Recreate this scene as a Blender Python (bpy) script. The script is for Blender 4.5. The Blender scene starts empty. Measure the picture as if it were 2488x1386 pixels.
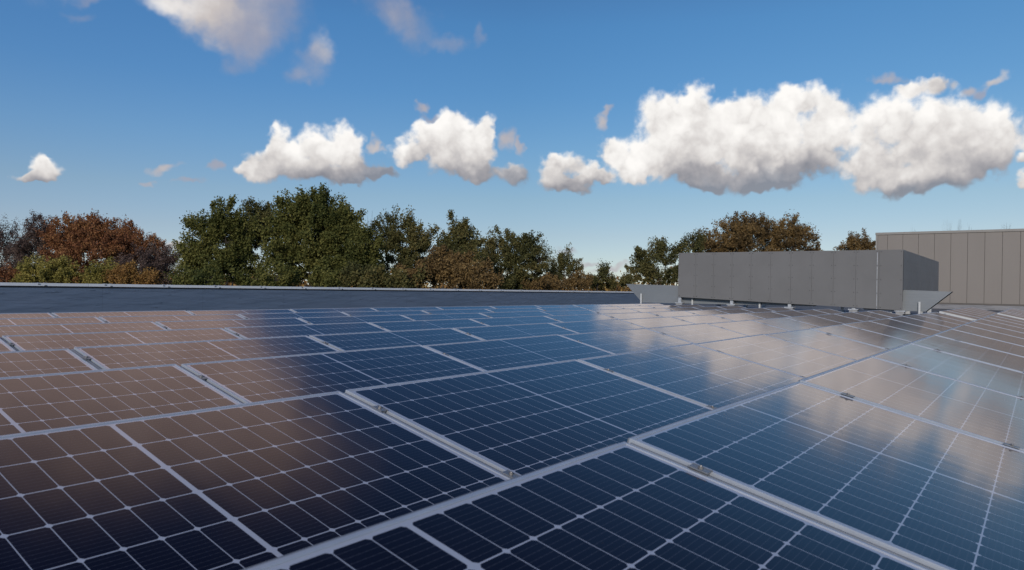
import bpy, bmesh, math, random
import numpy as np
from mathutils import Vector, Matrix, noise as mnoise
R = math.radians
S = bpy.context.scene
COL = S.collection
random.seed(7)

# ------------------------------------------------------------------ camera
FPX, CX, CY = 1735.4, 1244.0, 693.0          # focal length in pixels of the 2488 px wide photo
YAW, PITCH, ROLL = 0.9315, 0.0038, 0.0185
CAM = Vector((0.0, -0.949, 0.426))
FW = Vector((math.sin(YAW)*math.cos(PITCH), math.cos(YAW)*math.cos(PITCH), math.sin(PITCH)))
RT0 = Vector((math.cos(YAW), -math.sin(YAW), 0)); UP0 = RT0.cross(FW)
RT = RT0*math.cos(ROLL) + UP0*math.sin(ROLL)
UP = -RT0*math.sin(ROLL) + UP0*math.cos(ROLL)
cd = bpy.data.cameras.new('camera'); cam = bpy.data.objects.new('camera', cd); COL.objects.link(cam)
cd.sensor_width = 36.0; cd.lens = FPX/2488*36
cd.clip_start = 0.05; cd.clip_end = 20000
mw = Matrix((RT, UP, -FW)).transposed().to_4x4(); mw.translation = CAM
cam.matrix_world = mw
cd.dof.use_dof = True; cd.dof.focus_distance = 9.0; cd.dof.aperture_fstop = 7.0
S.camera = cam

def ray(x, y):
    return FW + RT*((x-CX)/FPX) - UP*((y-CY)/FPX)
def at_depth(x, y, d):                        # point seen at (x, y), d metres ahead
    return CAM + ray(x, y)*d
def on_x(x, y, X):
    d = ray(x, y); return CAM + d*((X-CAM.x)/d.x)
def on_y(x, y, Y):
    d = ray(x, y); return CAM + d*((Y-CAM.y)/d.y)
def project(P):
    d = Vector(P)-CAM; w = d.dot(FW)
    if w <= 0.02: return None
    return (CX+FPX*d.dot(RT)/w, CY-FPX*d.dot(UP)/w)
def azel(x, y):
    d = ray(x, y).normalized()
    return math.degrees(math.atan2(d.x, d.y)), math.degrees(math.asin(d.z))

# ------------------------------------------------------------------ light and sky
S.view_settings.view_transform = 'Standard'; S.view_settings.look = 'None'
S.view_settings.exposure = 0.0; S.view_settings.gamma = 1.0
S.render.engine = 'CYCLES'
S.cycles.max_bounces = 6; S.cycles.diffuse_bounces = 3; S.cycles.glossy_bounces = 4
S.cycles.caustics_reflective = False
SUN_AZ, SUN_EL = 247.0, 22.0                  # compass from +Y towards +X
sl = bpy.data.lights.new('sun', 'SUN'); sun = bpy.data.objects.new('sun', sl); COL.objects.link(sun)
sl.energy = 2.4; sl.angle = R(7); sl.color = (1.0, 0.92, 0.82)
sdir = Vector((math.sin(R(SUN_AZ))*math.cos(R(SUN_EL)), math.cos(R(SUN_AZ))*math.cos(R(SUN_EL)), math.sin(R(SUN_EL))))
sun.rotation_euler = sdir.to_track_quat('Z', 'Y').to_euler()

class NT:
    """small helper that writes node trees"""
    def __init__(s, tree): s.t = tree; s.n = tree.nodes; s.l = tree.links
    def new(s, typ, **kw):
        n = s.n.new(typ)
        for k, v in kw.items(): setattr(n, k, v)
        return n
    def put(s, sock, v):
        if isinstance(v, bpy.types.NodeSocket): s.l.new(v, sock)
        elif v is not None: sock.default_value = v
    def m(s, op, a, b=None, c=None, clamp=False):
        n = s.new('ShaderNodeMath', operation=op, use_clamp=clamp)
        for i, v in enumerate((a, b, c)): s.put(n.inputs[i], v)
        return n.outputs[0]
    def v(s, op, a, b=None, c=None):
        n = s.new('ShaderNodeVectorMath', operation=op)
        s.put(n.inputs[0], a); s.put(n.inputs[1], b)
        if c is not None: s.put(n.inputs[3 if op == 'SCALE' else 2], c)
        return n.outputs['Value'] if op in ('DOT_PRODUCT', 'LENGTH') else n.outputs['Vector']
    def noise(s, vec, scale, detail=2.0, rough=0.5, lac=2.0, out='Fac'):
        n = s.new('ShaderNodeTexNoise'); s.put(n.inputs['Vector'], vec)
        n.inputs['Scale'].default_value = scale; n.inputs['Detail'].default_value = detail
        n.inputs['Roughness'].default_value = rough; n.inputs['Lacunarity'].default_value = lac
        return n.outputs[out]
    def mix(s, f, a, b):
        n = s.new('ShaderNodeMix', data_type='RGBA')
        s.put(n.inputs['Factor'], f); s.put(n.inputs['A'], col(a)); s.put(n.inputs['B'], col(b))
        return n.outputs['Result']
    def ss(s, x, a, b, lo=0.0, hi=1.0):
        n = s.new('ShaderNodeMapRange', interpolation_type='SMOOTHSTEP')
        s.put(n.inputs['Value'], x); n.inputs['From Min'].default_value = a; n.inputs['From Max'].default_value = b
        n.inputs['To Min'].default_value = lo; n.inputs['To Max'].default_value = hi
        return n.outputs['Result']
    def ramp(s, f, stops, interp='LINEAR'):
        n = s.new('ShaderNodeValToRGB'); cr = n.color_ramp; cr.interpolation = interp
        while len(cr.elements) < len(stops): cr.elements.new(0.5)
        for e, (p, c) in zip(cr.elements, stops): e.position = p; e.color = (*c[:3], 1)
        s.put(n.inputs['Fac'], f); return n.outputs['Color']
def col(c):
    return (*c, 1.0) if isinstance(c, tuple) and len(c) == 3 else c

W = bpy.data.worlds.new('World'); S.world = W; W.use_nodes = True
W.node_tree.nodes.clear(); w = NT(W.node_tree)
SKY_STRENGTH = 0.10
sky = w.new('ShaderNodeTexSky', sky_type='NISHITA', sun_disc=False)
sky.sun_elevation = R(SUN_EL); sky.sun_rotation = R(SUN_AZ)
sky.altitude = 20; sky.air_density = 1.0; sky.dust_density = 0.05; sky.ozone_density = 3.0
dirv = w.v('NORMALIZE', w.new('ShaderNodeTexCoord').outputs['Generated'])
sx = w.new('ShaderNodeSeparateXYZ'); w.put(sx.inputs[0], dirv)
az = w.m('MULTIPLY', w.m('ARCTAN2', sx.outputs[0], sx.outputs[1]), 180/math.pi)
el = w.m('MULTIPLY', w.m('ARCSINE', sx.outputs[2]), 180/math.pi)
sky_col = sky.outputs[0]
# the clear sky's colour as this air shows it: a touch deeper blue than the model, elevation by elevation
tint = w.ramp(w.m('DIVIDE', el, 60.0), [(0.0, (.60, .66, .86)), (.07, (.65, .63, .70)), (.117, (.66, .67, .685)), (.18, (.59, .72, .78)), (.25, (.50, .735, .855)), (.335, (.48, .78, .93)), (.45, (.45, .66, .84)), (.62, (.42, .58, .78))])
sky_col = w.v('MULTIPLY', sky.outputs[0], tint)
rel0 = w.m('SUBTRACT', az, math.degrees(YAW))  # a little brighter away from the point opposite the sun
sky_col = w.v('MULTIPLY', sky_col, w.ramp(w.m('MULTIPLY_ADD', rel0, 1/120.0, 0.5), [(.12, (.84, .86, .95)), (.5, (.75, .77, .79)), (.85, (.99, .95, .92))]))
sky_col = w.v('SCALE', sky_col, c=1.30)
PPD = FPX*math.pi/180                         # pixels per degree near the axis
yd = math.degrees(YAW)
def blobs_px(lst, grow):
    out = []
    for x, y, rx, ry, b in lst:
        a, e = azel(x, y)
        f = 1.0/(1+((x-CX)/FPX)**2)           # angular size shrinks off axis
        out.append((a, e, grow*rx/PPD*f, grow*ry/PPD*math.sqrt(f), b))
    return out
def cloud_field(pos, blobs):
    """sum of soft puffs; returns density, blended puff normal and blended brightness"""
    accV, accS = None, None
    for a, e, ra, re_, b in blobs:
        v = w.v('MULTIPLY_ADD', pos, (1/ra, 1/re_, 0), (-a/ra, -e/re_, b))
        d2 = w.v('DOT_PRODUCT', v, v)
        g = w.m('MAXIMUM', w.m('SUBTRACT', 1+b*b, d2), 0.0)
        g2 = w.m('MULTIPLY', g, g)
        accV = w.v('ADD', w.v('SCALE', v, c=g2), accV if accV is not None else (0, 0, 0))
        accS = w.m('ADD', g2, accS if accS is not None else 0.0)
    n = w.v('DIVIDE', accV, w.m('MAXIMUM', accS, 0.001))
    sp = w.new('ShaderNodeSeparateXYZ'); w.put(sp.inputs[0], n)
    return accS, sp.outputs[0], sp.outputs[1], sp.outputs[2]
def air(color):
    b_ = w.new('ShaderNodeBackground'); w.put(b_.inputs['Color'], color); b_.inputs['Strength'].default_value = SKY_STRENGTH
    return b_.outputs[0]
def cloud_part(cumulus, thin, soft=(0.18, 1.15)):
    """one stretch of sky with its own clouds (each stretch is only worked out where a ray goes there)"""
    d = w.v('NORMALIZE', w.new('ShaderNodeTexCoord').outputs['Generated'])
    sp = w.new('ShaderNodeSeparateXYZ'); w.put(sp.inputs[0], d)
    c = w.new('ShaderNodeCombineXYZ')
    w.put(c.inputs[0], w.m('MULTIPLY', w.m('ARCTAN2', sp.outputs[0], sp.outputs[1]), 180/math.pi))
    w.put(c.inputs[1], w.m('MULTIPLY', w.m('ARCSINE', sp.outputs[2]), 180/math.pi))
    P = c.outputs[0]
    n1 = w.v('SUBTRACT', w.noise(d, 11, 3, 0.55, out='Color'), (0.5, 0.5, 0.5))
    n2 = w.v('SUBTRACT', w.noise(d, 48, 2, 0.6, out='Color'), (0.5, 0.5, 0.5))
    fb = w.noise(d, 40, 6, 0.57); fb2 = w.noise(d, 17, 4, 0.6)
    out = sky_col
    if cumulus:
        F, nx, ny, bb = cloud_field(w.v('ADD', w.v('MULTIPLY_ADD', n1, (2.4, 2.4, 0), P), w.v('MULTIPLY', n2, (1.35, 1.35, 0))), cumulus)
        bil = w.noise(w.v('MULTIPLY_ADD', n2, (0.02, 0.02, 0.02), d), 26, 2, 0.5)
        puff = w.m('MULTIPLY_ADD', w.m('ABSOLUTE', w.m('SUBTRACT', bil, 0.5)), 3.0, -0.30)
        near = w.m('MULTIPLY', F, 3.5, clamp=True)
        edge = w.m('MULTIPLY_ADD', w.m('SUBTRACT', fb, 0.5), 1.5, w.m('MULTIPLY', puff, 0.36))
        edge = w.m('MULTIPLY_ADD', edge, near, F)
        alpha = w.m('MULTIPLY', w.ss(edge, 0.06, 0.82), w.ss(bb, 0.30, 0.70, 0.86, 1.0))
        sh = w.m('MULTIPLY_ADD', ny, 0.36, w.m('MULTIPLY', nx, -0.12))
        sh = w.m('ADD', sh, w.m('MULTIPLY', w.m('SUBTRACT', fb2, 0.5), 0.80))
        sh = w.m('ADD', sh, w.m('MULTIPLY', w.m('SUBTRACT', fb, 0.5), 0.42))
        sh = w.m('ADD', sh, w.m('MULTIPLY', puff, 0.30))
        lum = w.m('ADD', w.m('MULTIPLY_ADD', bb, 1.45, -0.60), sh)
        cc = w.ramp(lum, [(0.0, (.25, .255, .29)), (0.30, (.40, .39, .41)), (0.60, (.68, .65, .635)), (0.84, (.90, .875, .85)), (1.0, (1.0, .975, .945))])
        out = w.mix(alpha, out, w.v('SCALE', cc, c=1.0/SKY_STRENGTH))
    if thin:
        F2, nx2, ny2, b2 = cloud_field(w.v('ADD', w.v('MULTIPLY_ADD', n1, (4.2, 3.4, 0), P), w.v('MULTIPLY', n2, (1.3, 1.3, 0))), thin)
        e2 = w.m('MULTIPLY_ADD', w.m('MULTIPLY', w.m('SUBTRACT', fb, 0.5), 1.1), w.m('MULTIPLY', F2, 3.0, clamp=True), F2)
        dens = w.m('MULTIPLY', w.ss(e2, *soft), w.ss(b2, 0.1, 0.75, 0.40, 0.97))
        l2 = w.m('ADD', b2, w.m('MULTIPLY', w.m('SUBTRACT', fb2, 0.5), 0.6))
        tc = w.ramp(l2, [(0.1, (.27, .28, .36)), (0.45, (.40, .38, .43)), (0.75, (.60, .55, .53)), (1.0, (.86, .83, .81))])
        warm = w.ss(w.m('MULTIPLY', w.m('ARCSINE', sp.outputs[2]), 180/math.pi), 20.0, 25.0)
        tc = w.mix(warm, tc, w.v('MULTIPLY', tc, (1.18, .98, .90)))
        out = w.mix(dens, out, w.v('SCALE', tc, c=1.0/SKY_STRENGTH))
    return air(out)
CUM_LEFT = blobs_px([
 (92,402,34,22,1),(118,418,36,26,.95),(62,428,46,12,.75),(95,432,42,13,.6),
 (668,335,25,38,1),(680,372,30,26,.95),(745,336,40,36,1),(815,335,56,42,1),(855,368,46,40,.95),(765,385,85,42,.95),(655,395,66,26,.82),(600,412,46,17,.9),(680,425,95,25,.74),(785,428,95,24,.62),(880,412,56,30,.52),(925,420,42,17,.42),(860,443,42,13,.42),
 (1092,298,34,32,1),(1055,322,50,32,1),(1186,302,24,30,1),(1120,345,85,50,1),(1030,350,52,38,.92),(985,375,45,24,.85),(1172,372,52,58,.92),(1100,395,80,34,.75),(1165,415,55,26,.52),
 (1252,425,40,30,.52)], 1.38)
CUM_RIGHT = blobs_px([
 (1335,405,32,28,.9),(1380,400,42,26,.9),(1435,425,40,25,.9),(1350,442,48,26,.72),(1398,452,52,20,.6),(1466,432,26,16,.75),
 (1492,368,40,36,.95),(1530,412,52,34,.95),(1610,285,60,52,1),(1700,243,40,46,1),(1680,295,95,60,1),(1800,275,60,48,1),(1890,272,78,55,1),(1955,240,62,38,1),(2030,280,58,56,1),(1750,345,135,70,1),(1900,340,140,65,.97),(1590,370,95,55,1),(1640,412,110,38,.86),(2020,340,46,56,.95),(1700,432,90,32,.5),(1860,425,120,42,.52),(1965,402,90,36,.62),(1880,448,65,20,.40),(1735,452,42,17,.40),
 (2150,285,74,52,1),(2098,350,40,56,.95),(2265,275,105,55,1),(2225,210,62,22,.9),(2290,200,30,22,.85),(2380,300,95,60,1),(2440,325,46,52,.95),(2205,360,115,52,.9),(2330,370,110,52,.9),(2105,412,58,40,.82),(2190,430,120,32,.78),(2300,420,110,38,.68),(2240,458,130,20,.40),(2400,402,56,36,.62),(2490,385,26,12,.85),(2492,430,22,18,.85),
 (2540,330,60,60,.9),(2650,300,110,80,.95),(2600,400,90,40,.6)], 1.38)
THIN_TOP = blobs_px([
 (385,-10,60,45,1.0),(415,28,55,28,.95),(470,10,80,55,.9),(500,50,70,45,.78),(565,50,85,60,.58),(635,40,80,70,.42),(600,110,60,45,.42),(700,20,60,60,.28),(565,155,34,22,.36),
 (782,108,30,34,.8),(755,150,50,42,.5),(715,180,32,20,.45),
 (940,5,75,40,.42),(980,40,60,40,.42),(1025,80,60,44,.42),(1095,115,40,18,.42),(1150,90,14,26,.4),
 (195,40,40,14,.4),(220,5,40,12,.4)], 1.5)
THIN_TOP += [(yd+a, e, ra, re_, b) for a, e, ra, re_, b in [
 (-33,26,11,8,.85),(-23,27,12,8,.85),(-15,30.5,9,6,.82),(-30,33,13,8,.8),(-19,34,11,7,.78),(-42,26,12,8,.8),(-7,32.5,9,5,.72),(-27,38,13,5,.6),(-10,36,10,4,.55),(-34,21,8,4,.7),(-30,27,13,8,.86),(-20,27.5,12,7,.86),(-26,32,14,8,.85),(-14,32,9,6,.84),(-38,30,12,8,.8),(-22,23.5,9,5,.8)]]
THIN_LOW = blobs_px([(400,412,40,15,.6),(365,440,22,9,.5),(462,450,42,9,.45),(512,415,30,14,.45),(528,398,14,14,.45),
 (1248,330,28,30,.6),(1276,345,10,26,.5),(1015,265,16,14,.6),(1035,290,20,10,.5),(922,360,14,16,.7),(425,602,40,16,.75)], 1.5)
THIN_RIGHT = blobs_px([(1472,295,24,24,.62),(1490,268,14,14,.5),(2425,186,28,18,.75),(2400,215,16,14,.5),(2165,190,40,16,.5),(2366,205,26,18,.6),(1440,632,48,10,.5),(1370,604,34,9,.4),(1500,655,60,10,.5)], 1.5)
def wrap(a): return (a+180) % 360-180
BEHIND = [(wrap(yd+a), e, ra, re_, b) for a, e, ra, re_, b in [(120,25,20,9,.6),(-80,24,20,8,.7),(-120,26,16,9,.9),(-150,18,22,8,.95),(160,20,20,8,.8)]]
def between(v, lo, hi):
    return w.m('MULTIPLY', w.m('GREATER_THAN', v, lo), w.m('LESS_THAN', v, hi))
ra_ = w.m('SUBTRACT', az, yd)
split = math.degrees(math.atan2(1289-CX, FPX))
parts = [(w.m('MULTIPLY', between(ra_, -47, split), between(el, -1.0, 14.6)), cloud_part(CUM_LEFT, THIN_LOW)),
         (w.m('MULTIPLY', between(ra_, split, 62), between(el, -1.0, 17.0)), cloud_part(CUM_RIGHT, THIN_RIGHT)),
         (w.m('MULTIPLY', between(ra_, -60, 9), between(el, 14.6, 44.0)), cloud_part(None, THIN_TOP, (0.04, 2.3))),
         (w.m('MULTIPLY', w.m('GREATER_THAN', w.m('ABSOLUTE', ra_), 62.0), between(el, 6.0, 40.0)), cloud_part(None, BEHIND))]
shader = air(sky_col)
for mask, sh_ in parts:
    mx = w.new('ShaderNodeMixShader'); w.put(mx.inputs[0], mask); w.l.new(shader, mx.inputs[1]); w.l.new(sh_, mx.inputs[2]); shader = mx.outputs[0]
wo = w.new('ShaderNodeOutputWorld'); w.l.new(shader, wo.inputs[0])
W.cycles.sampling_method = 'MANUAL'; W.cycles.sample_map_resolution = 512

# ------------------------------------------------------------------ materials
def material(name):
    m = bpy.data.materials.new(name); m.use_nodes = True; m.node_tree.nodes.clear()
    n = NT(m.node_tree); b = n.new('ShaderNodeBsdfPrincipled'); o = n.new('ShaderNodeOutputMaterial')
    n.l.new(b.outputs[0], o.inputs[0]); return m, n, b
def surface(name, a, b, scale=3.0, rough=0.6, metal=0.0, bump=0.0, bscale=40.0, spec=0.5, stretch=(1, 1, 1), detail=5):
    m, n, p = material(name)
    co = n.v('MULTIPLY', n.new('ShaderNodeTexCoord').outputs['Object'], stretch)
    f = n.ss(n.noise(co, scale, detail, 0.6), 0.3, 0.7)
    n.put(p.inputs['Base Color'], n.mix(f, a, b))
    n.put(p.inputs['Roughness'], n.m('MULTIPLY_ADD', n.noise(co, scale*2.3, 3), 0.2, rough-0.1))
    p.inputs['Metallic'].default_value = metal; p.inputs['Specular IOR Level'].default_value = spec
    if bump:
        bn = n.new('ShaderNodeBump'); bn.inputs['Strength'].default_value = 0.6; bn.inputs['Distance'].default_value = bump
        n.put(bn.inputs['Height'], n.noise(co, bscale, 4, 0.6)); n.put(p.inputs['Normal'], bn.outputs[0])
    return m
M = {}
M['frame'] = surface('anodised_aluminium', (.44, .48, .54), (.52, .56, .61), 6, 0.42, 0.35)
M['rail'] = surface('mill_aluminium', (.20, .225, .255), (.27, .29, .32), 5, 0.5, 0.2)
M['steel'] = surface('galvanised_steel', (.42, .44, .46), (.60, .61, .62), 14, 0.5, 0.4)
M['white_metal'] = surface('white_coated_steel', (.52, .53, .52), (.62, .62, .60), 9, 0.5)
M['clamp'] = surface('dull_clamp_metal', (.22, .23, .24), (.30, .31, .32), 30, 0.4, 0.5)
M['bolt'] = surface('bolt_metal', (.26, .25, .24), (.36, .35, .33), 30, 0.5, 0.6)
M['coping'] = surface('coated_coping_metal', (.68, .70, .72), (.76, .78, .80), 2, 0.4, 0.0)
M['steel_dark'] = surface('dark_clip_steel', (.16, .17, .18), (.24, .25, .26), 9, 0.5, 0.2)
M['black'] = surface('black_rubber', (.012, .012, .014), (.025, .025, .028), 8, 0.7)
M['grey_board'] = surface('grey_cladding_board', (.158, .155, .152), (.174, .171, .168), 0.9, 0.65, bump=.0006, bscale=60)
M['grey_board_side'] = M['grey_board']
M['screw'] = surface('dark_screw', (.08, .08, .08), (.12, .12, .12), 9, 0.5, 0.5)
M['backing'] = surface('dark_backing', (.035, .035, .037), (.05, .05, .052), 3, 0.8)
M['beige'] = surface('beige_metal_cladding', (.235, .208, .182), (.252, .223, .196), 0.35, 0.55, stretch=(1, 1, .25), bump=.001, bscale=.8)
M['beige_trim'] = surface('beige_trim', (.27, .25, .225), (.30, .28, .25), 1.0, 0.5)
M['beige_dark'] = surface('dark_beige_metal', (.10, .09, .08), (.13, .115, .10), 1.0, 0.6)  # darker beige for the wall core and base flashing
M['bark'] = surface('bark', (.030, .024, .018), (.065, .052, .040), 6, 0.9, bump=.02, bscale=12, stretch=(3, 3, .6))
M['ground'] = surface('autumn_ground', (.045, .055, .020), (.12, .085, .040), .03, 0.95)
M['concrete'] = surface('concrete_pad', (.28, .28, .28), (.38, .375, .37), 8, 0.85)

def ribbed(name, a, b, pitch):
    m, n, p = material(name)
    oc = n.new('ShaderNodeTexCoord').outputs['Object']
    s = n.new('ShaderNodeSeparateXYZ'); n.put(s.inputs[0], oc)
    f = n.ss(n.noise(n.v('MULTIPLY', oc, (1, .5, 1)), 1.3, 5), .3, .7)
    n.put(p.inputs['Base Color'], n.mix(f, a, b)); p.inputs['Roughness'].default_value = 0.5; p.inputs['Metallic'].default_value = .25
    h = n.m('PINGPONG', s.outputs[2], pitch/2)
    bn = n.new('ShaderNodeBump'); bn.inputs['Distance'].default_value = 0.12; bn.inputs['Strength'].default_value = 0.3
    n.put(bn.inputs['Height'], n.m('MINIMUM', h, pitch*.3)); n.put(p.inputs['Normal'], bn.outputs[0])
    return m
M['duct'] = ribbed('ribbed_duct_metal', (.215, .232, .243), (.25, .265, .276), .085)
def membrane(name, a, b, wrinkle):
    m, n, p = material(name)
    oc = n.new('ShaderNodeTexCoord').outputs['Object']
    st = n.v('MULTIPLY', oc, (.9, 1, 6.0))
    f = n.ss(n.noise(n.v('MULTIPLY', oc, (.3, .3, 1)), 1.6, 5, .6), .3, .7)
    c = n.mix(f, a, b)
    s = n.new('ShaderNodeSeparateXYZ'); n.put(s.inputs[0], oc)
    lap = n.m('ABSOLUTE', n.m('SUBTRACT', n.m('MODULO', n.m('ADD', s.outputs[0], 20.0), 2.7), 1.35))
    c = n.mix(n.ss(lap, 0.0, 0.012, .45, 0.0), c, (a[0]*.55, a[1]*.55, a[2]*.55))
    n.put(p.inputs['Base Color'], c); p.inputs['Roughness'].default_value = 0.55
    nz = n.noise(st, 1.1, 5, .5)
    nz2 = n.noise(n.v('MULTIPLY', oc, (2, 1, 16)), 1.0, 3, .5)
    hgt = n.m('ADD', n.m('MULTIPLY', nz, 1.0), n.m('MULTIPLY', n.ss(nz2, .62, .74), .35))
    bn = n.new('ShaderNodeBump'); bn.inputs['Distance'].default_value = wrinkle; bn.inputs['Strength'].default_value = 1.0
    n.put(bn.inputs['Height'], hgt); n.put(p.inputs['Normal'], bn.outputs[0])
    return m
M['membrane'] = membrane('dark_roof_membrane', (.118, .160, .224), (.135, .177, .246), .035)
M['upstand'] = membrane('pale_upstand_membrane', (.20, .20, .21), (.25, .245, .25), .05)
M['roof'] = surface('grey_roof_membrane', (.10, .105, .112), (.14, .143, .148), .6, .75, bump=.004, bscale=3)

# solar cell sheet: 6 x 20 half cells behind glass, written in the panel's own coordinates (u along, v down the slope)
PL, PW, TH = 1.768, 1.038, 0.035
def cell_material():
    m, n, p = material('solar_cells_behind_glass')
    oc = n.new('ShaderNodeTexCoord').outputs['Object']
    s = n.new('ShaderNodeSeparateXYZ'); n.put(s.inputs[0], oc)
    u, v = s.outputs[0], n.m('MULTIPLY', s.outputs[1], -1.0)
    uu = n.m('SUBTRACT', n.m('ABSOLUTE', n.m('SUBTRACT', u, PL/2)), 0.0065)
    CU, CV = 0.0849, 0.1663
    fu = n.m('MODULO', n.m('ADD', uu, CU*2), CU)
    vv = n.m('SUBTRACT', v, (PW-6*CV)/2)
    fv = n.m('MODULO', n.m('ADD', vv, CV*2), CV)
    a = n.m('SUBTRACT', n.m('ABSOLUTE', n.m('SUBTRACT', fu, CU/2)), CU/2-0.0011)
    b = n.m('SUBTRACT', n.m('ABSOLUTE', n.m('SUBTRACT', fv, CV/2)), CV/2-0.0019)
    c = n.m('ADD', n.m('ADD', a, b), 0.0075)
    d = n.m('MAXIMUM', n.m('MAXIMUM', a, b), c)
    d = n.m('MAXIMUM', d, n.m('MULTIPLY', uu, -1.0))
    d = n.m('MAXIMUM', d, n.m('SUBTRACT', uu, CU*10))
    d = n.m('MAXIMUM', d, n.m('MAXIMUM', n.m('MULTIPLY', vv, -1.0), n.m('SUBTRACT', vv, CV*6)))
    cell = n.ss(d, -0.0003, 0.0003, 1.0, 0.0)
    bus = n.m('ABSOLUTE', n.m('SUBTRACT', n.m('MODULO', n.m('ADD', fv, 0.0083), 0.0166), 0.0083))
    busm = n.ss(bus, 0.0004, 0.0010, 1.0, 0.0)
    tint = n.noise(n.v('MULTIPLY', oc, (11.8, 6.0, 1)), 1.0, 0)
    cc = n.mix(tint, (.0022, .0028, .010), (.0045, .005, .015))
    cc = n.mix(n.m('MULTIPLY', busm, n.m('MULTIPLY_ADD', n.ss(n.m('PINGPONG', u, .008), .0045, .006), .35, .50)), cc, (.055, .06, .08))
    base = n.mix(cell, (.42, .455, .53), cc)
    geo = n.new('ShaderNodeNewGeometry').outputs['Position']
    # dust and dried rain specks, thicker in patches
    patch = n.ss(n.noise(geo, .55, 4, .6), .52, .72)
    vo = n.new('ShaderNodeTexVoronoi'); n.put(vo.inputs['Vector'], geo); vo.inputs['Scale'].default_value = 70
    sepc = n.new('ShaderNodeSeparateColor'); n.put(sepc.inputs[0], vo.outputs['Color'])
    speck = n.m('MULTIPLY', n.ss(vo.outputs['Distance'], .10, .22, 1.0, 0.0), n.ss(sepc.outputs[0], .55, .6))
    dust = n.m('MULTIPLY', speck, patch)
    base = n.mix(n.m('MULTIPLY', dust, .55), base, (.035, .03, .03))
    v2 = n.new('ShaderNodeTexVoronoi'); n.put(v2.inputs['Vector'], geo); v2.inputs['Scale'].default_value = 5.5
    sc2 = n.new('ShaderNodeSeparateColor'); n.put(sc2.inputs[0], v2.outputs['Color'])
    drop = n.m('MULTIPLY', n.ss(v2.outputs['Distance'], .02, .045, 1.0, 0.0), n.m('GREATER_THAN', sc2.outputs[1], .86))
    base = n.mix(n.m('MULTIPLY', drop, .8), base, n.mix(n.m('GREATER_THAN', sc2.outputs[2], .5), (.03, .028, .026), (.34, .33, .30)))
    film = n.m('MULTIPLY_ADD', n.noise(geo, 1.7, 6, .65), .010, .001)
    base = n.mix(film, base, (.30, .27, .25))
    n.put(p.inputs['Base Color'], base)
    rough = n.m('ADD', n.m('MULTIPLY_ADD', n.noise(geo, 2.3, 4), .05, .075), n.m('MULTIPLY', dust, .5))
    p.inputs['Roughness'].default_value = .6; p.inputs['Specular IOR Level'].default_value = 0.0
    bn = n.new('ShaderNodeBump'); bn.inputs['Strength'].default_value = 0.5; bn.inputs['Distance'].default_value = 0.0012
    n.put(bn.inputs['Height'], n.noise(n.v('MULTIPLY', oc, (2.2, 1.4, 1)), 2.0, 2))
    n.put(p.inputs['Normal'], bn.outputs[0])
    # anti-reflective solar glass: almost no mirror face-on, a strong one at a glancing angle
    lw = n.new('ShaderNodeLayerWeight'); lw.inputs['Blend'].default_value = 0.5; n.put(lw.inputs['Normal'], bn.outputs[0])
    fr = n.m('MULTIPLY_ADD', n.m('POWER', lw.outputs['Facing'], 4.5), .99, .006)
    gl = n.new('ShaderNodeBsdfGlossy'); gl.inputs['Color'].default_value = (1.0, .92, .905, 1)
    n.put(gl.inputs['Roughness'], rough); n.put(gl.inputs['Normal'], bn.outputs[0])
    mx = n.new('ShaderNodeMixShader'); n.put(mx.inputs[0], fr)
    n.l.new(p.outputs[0], mx.inputs[1]); n.l.new(gl.outputs[0], mx.inputs[2])
    n.l.new(mx.outputs[0], [q for q in n.n if q.type == 'OUTPUT_MATERIAL'][0].inputs[0])
    return m
M['cells'] = cell_material()

def leaf_material(name, c1, c2, c3):
    m, n, p = material(name)
    g = n.new('ShaderNodeNewGeometry')
    big = n.noise(g.outputs['Position'], .45, 3, .55)
    f = n.m('ADD', n.m('MULTIPLY', n.m('SUBTRACT', big, .5), 1.9), n.m('MULTIPLY_ADD', g.outputs['Random Per Island'], .75, .12), clamp=True)
    c = n.ramp(f, [(0.0, c1), (.5, c2), (1.0, c3)])
    n.put(p.inputs['Base Color'], c); p.inputs['Roughness'].default_value = .7; p.inputs['Specular IOR Level'].default_value = .12
    tr = n.new('ShaderNodeBsdfTranslucent'); n.put(tr.inputs[0], c)
    mx = n.new('ShaderNodeMixShader'); mx.inputs[0].default_value = .28
    n.l.new(p.outputs[0], mx.inputs[1]); n.l.new(tr.outputs[0], mx.inputs[2])
    n.l.new(mx.outputs[0], [q for q in n.n if q.type == 'OUTPUT_MATERIAL'][0].inputs[0])
    return m
L = {
 'oak': leaf_material('oak_leaves', (0.056, 0.070, 0.022), (0.122, 0.128, 0.036), (0.205, 0.190, 0.055)),
 'olive': leaf_material('olive_leaves', (0.059, 0.062, 0.026), (0.121, 0.119, 0.043), (0.224, 0.180, 0.066)),
 'brown': leaf_material('brown_leaves', (0.095, 0.065, 0.035), (0.198, 0.131, 0.055), (0.313, 0.205, 0.082)),
 'red': leaf_material('russet_leaves', (0.140, 0.064, 0.038), (0.295, 0.128, 0.060), (0.400, 0.215, 0.085)),
 'dusk': leaf_material('faded_leaves', (0.091, 0.064, 0.056), (0.159, 0.109, 0.092), (0.216, 0.159, 0.125)),
 'gold': leaf_material('yellow_green_leaves', (0.160, 0.150, 0.045), (0.310, 0.270, 0.070), (0.420, 0.340, 0.100)),
 'orange': leaf_material('orange_leaves', (0.197, 0.109, 0.044), (0.369, 0.206, 0.069), (0.450, 0.301, 0.095)),
}

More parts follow.
